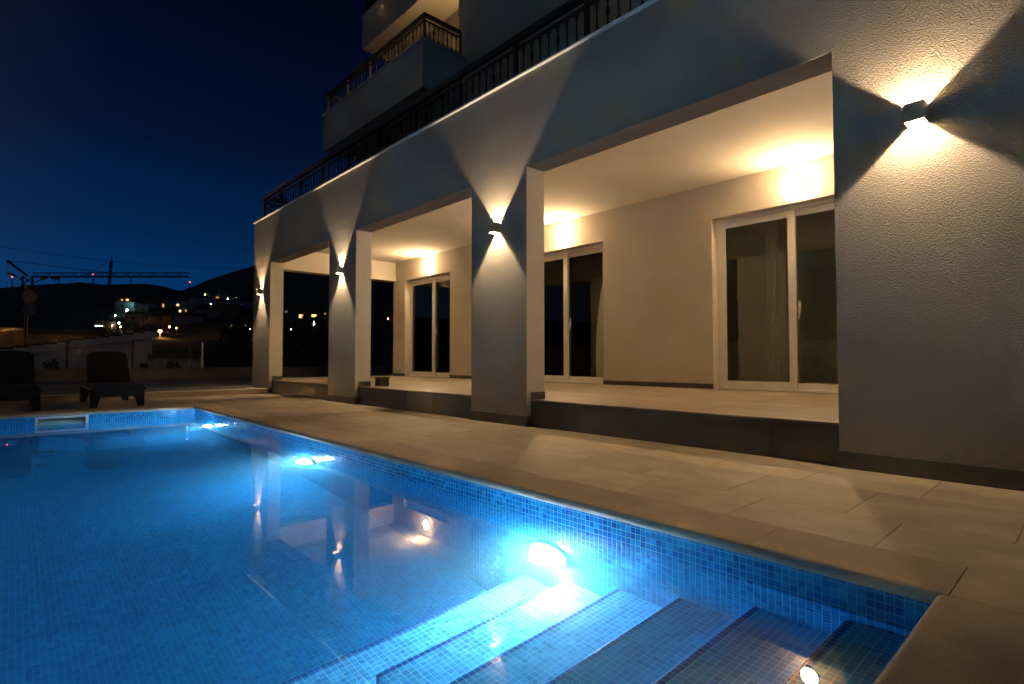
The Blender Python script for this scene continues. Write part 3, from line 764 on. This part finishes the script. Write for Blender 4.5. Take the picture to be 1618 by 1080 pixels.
# the pale neighbour with a rising roof edge
nb = empty('neighbour_house', (-35.4, -4, -3.2), 'pale neighbouring house whose tiled gable edge rises behind the fence', 'house', world=True)
m = MB()
pts = [(-11.5, -3.2), (1.66, -3.2), (1.66, 2.25), (-11.5, -.10)]
for xx in (-35.4, -43): m.poly([(xx, y, z) for y, z in (pts if xx > -40 else pts[::-1])])
for (a, b_) in zip(pts, pts[1:] + pts[:1]): m.poly([(-35.4, *a), (-43, *a), (-43, *b_), (-35.4, *b_)])
m.build('wall', M['house_grey'], nb)
m = MB(); n = 26
for i in range(n):                      # verge: stepped rows of tiles climbing the gable
    f0, f1 = i / n, (i + 1) / n; y0 = -11.7 + 13.5 * f0; y1 = -11.7 + 13.5 * f1; z0 = -.13 + 2.41 * f0
    m.box(-43.2, -35.15, y0, y1 + .05, z0 + .05, z0 + .16)
m.build('roof', M['roof'], nb)
m = MB()
for i in range(n):
    f0 = i / n; y0 = -11.7 + 13.5 * f0; z0 = -.13 + 2.41 * f0; m.box(-35.16 + .002, -35.10, y0, y0 + 13.5 / n, z0 - .28, z0 + .04)
m.build('verge_board', M['house_grey'], nb)
og = house('garden_wall_house', (-33.6, 2.7, -3.2), 2.1, 3, 4.0, 'low pale outbuilding right of the gabled neighbour behind the fence', M['house_grey'], roof='flat')
oh = house('ochre_house', (-56, -9, -3.2), 21, 9, 6.1, 'ochre flat roofed house lit dull orange behind the gable at the left edge', M['house_or'], roof='flat')

# ------------------------------------------------------------------ hills: one relief sheet round the site
ridge = [(-180, 3.0), (-90, 3.5), (-40, 4.2), (-12, 5.0), (-.6, 5.46), (1.57, 5.9), (3.5, 6.2), (4.1, 6.35), (5.6, 6.28), (8.67, 6.6), (10, 6.45), (11.28, 6.1), (12.3, 6.6), (13.5, 7.3), (15.3, 8.1), (17.2, 8.85), (21, 10.2), (27, 11.2), (36, 11), (60, 8), (110, 5), (180, 3.0)]
frac = [(60, -3.2), (110, -.45), (170, .10), (260, .40), (380, .62), (520, .80), (800, .97), (1000, 1.0), (1250, .9), (1600, .6)]
def interp(tab, v):
    for (a, b_), (c, d) in zip(tab, tab[1:]):
        if v <= c:
            k = (v - a) / (c - a); k = max(0, k); return b_ + (d - b_) * k
    return tab[-1][1]
def hill_z(az, r):
    e = interp(ridge, az); f = interp(frac, r)
    z = r * math.tan(R(e * f)) + .72
    w = min(1, max(0, (r - 90) / 300))
    q = Vector((r * math.cos(R(az)) * .012, r * math.sin(R(az)) * .012, 3.3))
    z += (noise.noise(q) * 5 + noise.noise(q * 3.1) * 1.6 + noise.noise(q * 9) * .6) * w * (.25 if f > .93 and f <= 1.0 else 1)
    return z
def pol(az, r, z): return (-r * math.cos(R(az)), -4.104 + r * math.sin(R(az)), z)
azs = [-180 + 3 * i for i in range(54)] + [-18 + .35 * i for i in range(160)] + [38 + 3 * i for i in range(48)]
azs = [a for a in azs if a <= 180]
rs = [60, 80, 110, 140, 170, 210, 260, 310, 370, 440, 520, 600, 700, 800, 900, 1000, 1110, 1250, 1600]
vs_ = [pol(a, r, hill_z(a, r)) for a in azs for r in rs]
fs = [(i * len(rs) + j, (i + 1) * len(rs) + j, (i + 1) * len(rs) + j + 1, i * len(rs) + j + 1) for i in range(len(azs) - 1) for j in range(len(rs) - 1)]
m = MB(); m.v = vs_; m.f = fs; m.m = [0] * len(fs)
tag(m.build('hills', M['hill'], smooth=True), kind='structure')
def on_hill(az, el):
    lo = 90
    r = 95
    while r < 990:
        if hill_z(az, r) - .72 >= r * math.tan(R(el)): break
        r += 4
    return r, hill_z(az, r)

# far masts
def mast(az, r, el, label, red=False):
    zt_ = .72 + r * math.tan(R(el)); p = pol(az, r, 0); z0 = hill_z(az, r) - 1
    e = empty('radio_mast', (p[0], p[1], z0), label, 'mast')
    H = zt_ - z0; m = MB(); w = .9
    for sx in (-1, 1):
        for sy in (-1, 1): m.box(sx * w - .18, sx * w + .18, sy * w - .18, sy * w + .18, 0, H)
    k = 0
    while k < H - 2: m.tube([(w, -w, k), (w, w, k + 2)], .12, 4); m.tube([(w, w, k), (w, -w, k + 2)], .12, 4); k += 2
    m.build('lattice', M['crane'], e)
    if red: MB().lathe([(0, H), (.7, H), (.9, H + .7), (.6, H + 1.3), (0, H + 1.5)], seg=10).build('beacon', L_R, e)
for az, el, red, lab in ((.04, 6.35, 1, 'thin mast with a red light at the left edge of the ridge'), (2.83, 6.75, 0, 'thin unlit mast on the ridge under the crane arm'), (5.02, 7.05, 1, 'thin mast with a pinkish light reaching the crane arm'), (7.62, 7.05, 0, 'short unlit mast on the ridge right of the tilted boom'), (12.0, 6.95, 1, 'mast with a red light where the two hills meet')):
    mast(az, 950, el, lab, red)

# tower crane
cr = empty('tower_crane', (-146.7, -1.7, -4), 'dark tower crane with a long level arm over the left hill', 'crane', world=True)
Rv = Vector((0.67710967, 0.73588212, 0)); base = Vector((-146.7, -1.7, 17.4))
def lattice(p, q, w, seg, rad=.07, tri=False):
    m = MB(); p, q = Vector(p), Vector(q); d = (q - p); L = d.length; d.normalize()
    side = d.cross(Vector((0, 0, 1))); side = side.normalized() if side.length > .1 else Vector((1, 0, 0)); up = side.cross(d).normalized()
    cs = [side * w / 2, -side * w / 2, up * w * .85] if tri else [side * w / 2 + up * w / 2, side * w / 2 - up * w / 2, -side * w / 2 - up * w / 2, -side * w / 2 + up * w / 2]
    for c in cs: m.tube([p + c, q + c], rad, 5)
    n = max(2, int(L / seg)); K = len(cs)
    for i in range(n):
        a = p + d * (L * i / n); b_ = p + d * (L * (i + 1) / n)
        for k in range(K):
            m.tube([a + cs[k], b_ + cs[(k + 1) % K]] if i % 2 else [a + cs[(k + 1) % K], b_ + cs[k]], rad * .6, 4)
    return m
lattice((-146.7, -1.7, -4), base, 1.5, 1.4, .19).build('tower', M['crane'], cr)
jib = lattice(base + Rv * 1, base + Rv * 32.6, .95, 1.3, .10, True); jib.build('jib', M['crane'], cr)
pk = base + Rv * -4.2 + Vector((0, 0, 3.3))
lattice(base + Vector((0, 0, .2)), pk, .26, .8, .07).build('rear_boom', M['crane'], cr)
m = MB(); m.tube([pk, base + Rv * 16.2 + Vector((0, 0, .9))], .05, 5); m.tube([pk, pk + Vector((0, 0, -8))], .03, 5); m.tube([pk, base + Vector((0, 0, -8)) + Rv * -1.2], .03, 5)
m.build('tie_cable', M['crane'], cr)
m = MB(); m.box(*(lambda c: (c.x - .6, c.x + .6, c.y - .7, c.y + .7, c.z - .45, c.z + .05))(base + Rv * 5.6)); m.tube([base + Rv * 5.6, base + Rv * 5.6 + Vector((0, 0, -1.0))], .06, 5); m.build('trolley', M['crane'], cr)
cr2 = empty('boom_crane', (-172.5, 14.3, 0), 'tilted upright boom of a second crane behind the long crane arm', 'crane', world=True)
lattice((-173.2, 13.4, 2), (-171.96, 14.67, 26.0), .40, 1.0, .13).build('boom', M['crane'], cr2)
m = MB(); m.tube([(-171.96, 14.67, 26), (-178.5, 7.0, 20.5)], .05, 5); m.tube([(-171.96, 14.67, 26), (-171.9, 14.75, 27.2)], .12, 6); m.build('stay_cable', M['crane'], cr2)

# double arm street lamp (unlit) and two round road signs on a post
sl = empty('street_lamp', (-50.7, -3.3, -3.2), 'unlit street lamp with two arms in front of the crane tower', 'street lamp', world=True)
MB().tube([(-50.7, -3.3, -3.2), (-50.7, -3.3, 5.9)], [.11, .07], 8).build('pole', M['crane'], sl)
for hx, hy, hz in ((-51.29, -3.97, 6.6), (-50.0, -2.55, 6.32)):
    MB().tube([(-50.7, -3.3, 5.7), ((hx - 50.7) / 2, (hy - 3.3) / 2, hz - .25), (hx, hy, hz)], .035, 6).build('arm', M['crane'], sl)
    d = Vector((hx + 50.7, hy + 3.3, .25)).normalized(); MB().tube([Vector((hx, hy, hz)) - d * .1, Vector((hx, hy, hz)) + d * .1, Vector((hx, hy, hz)) + d * .45], [.05, .11, .06], 8).build('lamp_head', M['crane'], sl)
rsn = empty('road_signs', (-45.3, -3.2, -3.2), 'two dull round road signs one above the other on a post', 'road sign', world=True)
MB().tube([(-45.36, -3.28, -3.2), (-45.36, -3.28, 5.1)], .035, 8).build('post', M['steel'], rsn)
sg = plain('sign_back', (.30, .27, .20), .6, var=.25, scale=6)
for z in (4.66, 3.85):
    m = MB(); seg = 28; fwd = Vector((.998, .05, 0)); sd = Vector((-.05, .998, 0)); c = Vector((-45.27, -3.25, z)); a = []; b_ = []
    for k in range(seg):
        an = 2 * math.pi * k / seg; p = c + sd * .37 * math.cos(an) + Vector((0, 0, .37 * math.sin(an))); a.append(tuple(p)); b_.append(tuple(p - fwd * .02))
    m.poly(a); m.poly(b_[::-1])
    for k in range(seg): m.poly([a[k], a[(k + 1) % seg], b_[(k + 1) % seg], b_[k]])
    m.build('sign_plate', sg, rsn)
wires = MB()
for (h0, h1) in ((9.6, 9.3), (7.2, 6.7)):
    pts = [(-52 + 14 * i / 10 * 0, -14 + 30 * i / 10, (h0 + (h1 - h0) * i / 10) - 1.1 * math.sin(math.pi * i / 10)) for i in range(11)]
    wires.tube(pts, .012, 4)
tag(wires.build('power_lines', M['iron']), 'two faint power lines crossing the sky by the crane', 'cables')

# ------------------------------------------------------------------ the town on the slope
def lamp_far(az, el, mat, size, label, pole=5.0, light=None):
    r, zg = on_hill(az, el); r *= .97 if el > 3.3 else .86; zt_ = .72 + r * math.tan(R(el)); p = pol(az, r, 0)
    z0 = min(hill_z(az, r) - .3, zt_ - pole)
    e = empty('town_lamp', (p[0], p[1], z0), label, 'street lamp', 'lit lamps in the hillside town')
    size *= .78; H = zt_ - z0
    MB().tube([(0, 0, 0), (0, 0, H)], [.14, .07], 6).build('pole', M['steel'], e)
    MB().lathe([(0, H - size), (size * .7, H - size * .7), (size, H), (size * .7, H + size * .6), (0, H + size * .8)], seg=10).build('lamp_head', mat, e)
    if light: point('bulb', (1.5, 0, H - size * 2), light[0], light[1], e, .5)
LT = [(13.22, 5.95, L_G, .50, 'greenish lamp highest on the right hill'), (14.08, 6.11, L_W, .50, 'white lamp right of the greenish one on the hill'), (14.75, 5.93, L_O, .30, 'small lamp above the hillside house on the right hill'), (15.07, 5.68, L_W, .34, 'small white lamp right of the hillside house'),
      (13.69, 5.11, L_B, .38, 'cold bluish lamp below the right hill houses'), (16.14, 5.22, L_O, .55, 'orange lamp left of the corner pillar'), (8.56, 5.06, L_O, .55, 'orange lamp above the white lights of the left slope'), (10.33, 5.27, L_O, .50, 'single orange lamp mid slope between the two hills'),
      (8.03, 4.68, L_W, .50, 'white lamp upper of the cluster by the teal lit house'), (8.15, 4.38, L_W, .45, 'left of two close white lamps in the middle of the town'), (8.33, 4.33, L_W, .45, 'right of two close white lamps in the middle of the town'), (7.99, 3.88, L_W, .42, 'white lamp right of the bright doorway'), (6.58, 3.76, L_W, .36, 'small white lamp left of the teal lit house'),
      (6.85, 3.12, L_W, .40, 'pale lamp just above the orange one in the lower town'), (6.95, 2.8, L_O, .42, 'orange lamp under the pale one in the lower town'), (10.51, 2.92, L_O, .42, 'orange lamp right of the brightest one'), (11.04, 2.83, L_O, .30, 'faint amber lamp at the right end of the lower street'),
      (16.59, 3.16, L_W, .28, 'tiny white lamp left of the corner pillar, low down'), (16.98, 2.87, L_B, .28, 'tiny cold lamp touching the corner pillar, lowest'), (20.28, 4.85, L_W, .62, 'white lamp seen through the farthest terrace bay'), (20.59, 2.95, L_B, .5, 'bluish lamp low in the farthest terrace bay'), (15.8, 5.8, L_W, .2, 'faintest white lamp high on the right hill'),
      (29.81, 4.2, L_O, .3, 'tiny lamp seen beside the wall through the second terrace bay')]
for a in LT: lamp_far(*a)
lamp_far(9.81, 2.51, L_O, .75, 'brightest orange lamp in the lower town', light=(500, (1, .45, .12)))
lamp_far(16.0, 5.0, L_O, .12, 'orange yard lamp over the small pale wall', light=(2500, (1, .5, .2)))
def town_house(az, el, w, h, label, mat, wins=(), roof='gable', d=9):
    r, zg = on_hill(az, el); p = pol(az, r, 0)
    z0 = hill_z(az, r) - .5
    return house('town_house', (p[0], p[1], z0), w, d, h, label, mat, rz=R(-az) + random.uniform(-.15, .15), wins=wins, roof=roof)
P_ = plain('far_plaster', (.30, .29, .27), .9); BR = plain('brown_plaster', (.15, .09, .055), .9)
TH_ = [(7.58, 4.0, 12, 6.5, 'white house lit teal by its yard lamp, bright doorway at its foot', P_, [(-1.2, .8, 1.3, 2.4, W_W), (-3.5, 3.6, 2.0, 1.5, W_D), (2.5, 3.6, 2.6, 1.5, W_D)], 'flat'),
       (7.15, 4.68, 9, 6, 'house with two amber windows highest above the teal lit one', BR, [(-1.0, 3.0, 1.6, 1.4, W_O), (2.0, 3.2, 2.0, 1.5, W_Y)], 'gable'),
       (9.0, 2.75, 17, 6.2, 'long brown block behind the brightest orange lamp', BR, [(-6, 4, 1.5, 1.5, W_D), (-1, 4, 1.5, 1.5, W_D), (4, 4, 1.5, 1.5, W_D)], 'gable'),
       (9.0, 4.2, 8, 7, 'house with one tall dim orange doorway mid slope', BR, [(0, 2.0, 1.5, 3.5, W_O)], 'gable'),
       (10.3, 4.3, 9, 6, 'pale house with a single dim window left of the amber pair', P_, [(-2, 2.6, 1.3, 2.6, W_O)], 'gable'),
       (11.1, 4.15, 11, 8, 'pale two storey house with amber windows one above the other', P_, [(0, 4.6, 1.8, 1.6, W_Y), (-1.2, 1.0, 1.5, 1.8, W_Y), (1.2, 1.0, 1.5, 1.8, W_Y), (4.2, 1.4, .8, 1.8, W_O)], 'gable'),
       (14.4, 5.55, 12, 4.5, 'pale hillside house between the small lamps of the right hill', P_, [(-1.5, 1.4, 2.6, 1.2, W_O)], 'gable'),
       (15.9, 4.6, 16, 5, 'pale wall lit orange under a lamp on the right hill', P_, [], 'flat'),
       (11.9, 3.2, 14, 5, 'unlit pale house in the dark gap between the hills', P_, [(0, 2, 1.4, 1.4, W_D)], 'gable'),
       (5.9, 2.55, 7, 3.5, 'low house with a cyan strip window at the foot of the town', BR, [(-2.0, 1.6, 3.4, .35, W_W), (2.4, 1.3, .5, 1.4, W_Y)], 'flat'),
       (21.95, 3.1, 14, 7, 'house with two amber windows seen through the farthest terrace bay', BR, [(-2.0, 4.0, 2.2, 1.8, W_Y), (3.0, 3.6, 2.6, 2.6, W_Y)], 'gable'),
       (22.7, 2.6, 7, 5, 'house with a tall pale window low in the farthest terrace bay', BR, [(0, 2.4, .9, 3.0, W_W)], 'gable'),
       (23.6, 4.0, 9, 5, 'house with a faint orange window by the second pillar', BR, [(0, 2.4, 2.0, .8, W_O)], 'gable')]
for i, (az, el, w, h, lab, mt, wins, rf) in enumerate(TH_):
    hh = town_house(az, el, w, h, lab, mt, wins, rf)
    if i == 0:
        MB().tube([(.05, 1.2, 5.2), (.9, 1.2, 5.4)], .05, 6).build('yard_lamp', M['steel'], hh); point('bulb', (2.2, 1.2, 5.3), 90, (.35, .95, 1), hh, .2)
# unlit houses between them
for i, (az, el, q) in enumerate(((6.2, 4.3, 'left of the white lamps'), (8.9, 3.8, 'above the long brown block'), (10.0, 3.6, 'left of the two storey house'), (12.9, 5.0, 'under the greenish lamp'), (15.2, 3.8, 'low on the right hill'), (13.4, 3.6, 'below the bluish lamp'))):
    town_house(az, el, random.uniform(9, 13), random.uniform(5, 7), 'unlit house on the dark slope ' + q, P_ if i % 2 else BR, [(-2, 3, 1.2, 1.3, W_D), (2, 3, 1.2, 1.3, W_D)], 'gable')

# ------------------------------------------------------------------ trees and shrubs
def leaves(m, c, rad, n, size):
    for i in range(n):
        d = Vector((random.gauss(0, 1), random.gauss(0, 1), random.gauss(0, 1))).normalized() * rad * (random.random() ** .4)
        p = Vector(c) + Vector((d.x, d.y, d.z * .8)); a = Vector((random.gauss(0, 1), random.gauss(0, 1), random.gauss(0, 1))).normalized(); b = a.orthogonal().normalized()
        s = size * random.uniform(.6, 1.3); m.poly([p - a * s, p + b * s * .45, p + a * s, p - b * s * .45])
def tree(x, y, z0, h, cr_, label, group='dark trees round the garden', n=9, ln=170, size=.16):
    e = empty('broadleaf_tree', (x, y, z0), label, 'tree', group); m = MB()
    th_ = h * .45
    m.tube([(0, 0, 0), (.1, .05, th_ * .5), (.0, .15, th_), (.05, .1, h * .8)], [h * .035, h * .027, h * .02, h * .006], 8)
    cl = MB()
    for i in range(n):
        a = 2 * math.pi * i / n + random.uniform(-.3, .3); rr = cr_ * random.uniform(.35, .85); zz = th_ + (h - th_) * random.uniform(.05, .9)
        c = (rr * math.cos(a), rr * math.sin(a), zz); m.tube([(0, .1, th_ * .8), (c[0] * .5, c[1] * .5, (th_ + zz) / 2), c], [h * .014, h * .009, h * .003], 5)
        leaves(cl, c, cr_ * random.uniform(.38, .6), ln, size)
    leaves(cl, (0, 0, h * .85), cr_ * .5, ln, size)
    m.build('trunk', M['bark'], e); cl.build('crown', M['leaf'], e)
for x, y, h, c, lab in ((-31, 5.8, 6.2, 2.4, 'dark tree right of the outbuilding behind the steel post'), (-34, 9.6, 6.5, 2.8, 'dark tree behind the low wall just left of the corner pillar'), (-40, 15.5, 7.2, 3.3, 'dark tree seen through the farthest terrace bay'),
                        (-31, 17.5, 6.8, 3.0, 'dark tree seen beside the second pillar through the terrace'), (-60, 3.2, 7.0, 3.4, 'dark tree behind the ochre house roof')):
    tree(x, y, -3.2, h, c, lab)
for x, y, h, c, lab in ((-9.2, -11.5, 4.6, 1.7, 'tree behind the white garden wall mirrored in the nearest glass door'), (-6.0, -12.4, 3.6, 1.4, 'smaller tree behind the white garden wall'), (-14.5, -12, 4.2, 1.6, 'tree beyond the garden wall near the pool end')):
    tree(x, y, -1, h + 1, c, lab)
def shrub(x, y, z, r, label):
    m = MB(); leaves(m, (0, 0, r * .45), r, 130, .05); s_ = MB()
    for k in range(5): s_.tube([(0, 0, 0), (random.uniform(-r, r) * .6, random.uniform(-r, r) * .6, r * .8)], .008, 4)
    e = empty('low_shrub', (x, y, z), label, 'shrub', 'weeds along the low wall'); m.build('foliage', M['leaf'], e); s_.build('stem', M['bark'], e)
for y, r, lab in ((Y(1.25), .22, 'low weed clump on the wall left of the first fence post'), (Y(.35), .12, 'smallest weed on the wall near the left lounger'), (Y(5.4), .20, 'weed clump on the wall near the steel post'), (Y(4.3), .12, 'weed on the wall right of the lounger back')):
    shrub(WX - .05, y, Z(-.405) + .03, r, lab)
# white garden wall on the hidden long side
gw = MB(); gw.box(-20, 9, DY0 - .2, DY0, -3, 1.35); gw.box(-20.03, 9.03, DY0 - .23, DY0 + .03, 1.35, 1.40)
tag(gw.build('garden_wall', M['plaster_w']), 'white plastered garden wall seen only mirrored in the glass doors', 'wall')
# sodium street lamp out on the road to the left: its light glitters on the pool tiles
st = empty('sodium_street_lamp', (-54.6, -18.4, -3.2), 'orange street lamp on the road, seen only as glitter on the pool tiles', 'street lamp')
MB().tube([(0, 0, 0), (0, 0, 8.8), (.5, .4, 9.25), (1.1, .9, 9.35)], [.10, .06, .05, .04], 8).build('pole', M['steel'], st)
MB().lathe([(0, 9.00), (.26, 9.06), (.38, 9.22), (.16, 9.38), (0, 9.4)], c=(1.2, 1.0, 0), seg=14).build('lamp_head', emis('sodium_head', (1, .42, .10), 9000, True), st)
point('bulb', (1.2, 1.0, 8.8), 350, (1, .48, .14), st, .15)
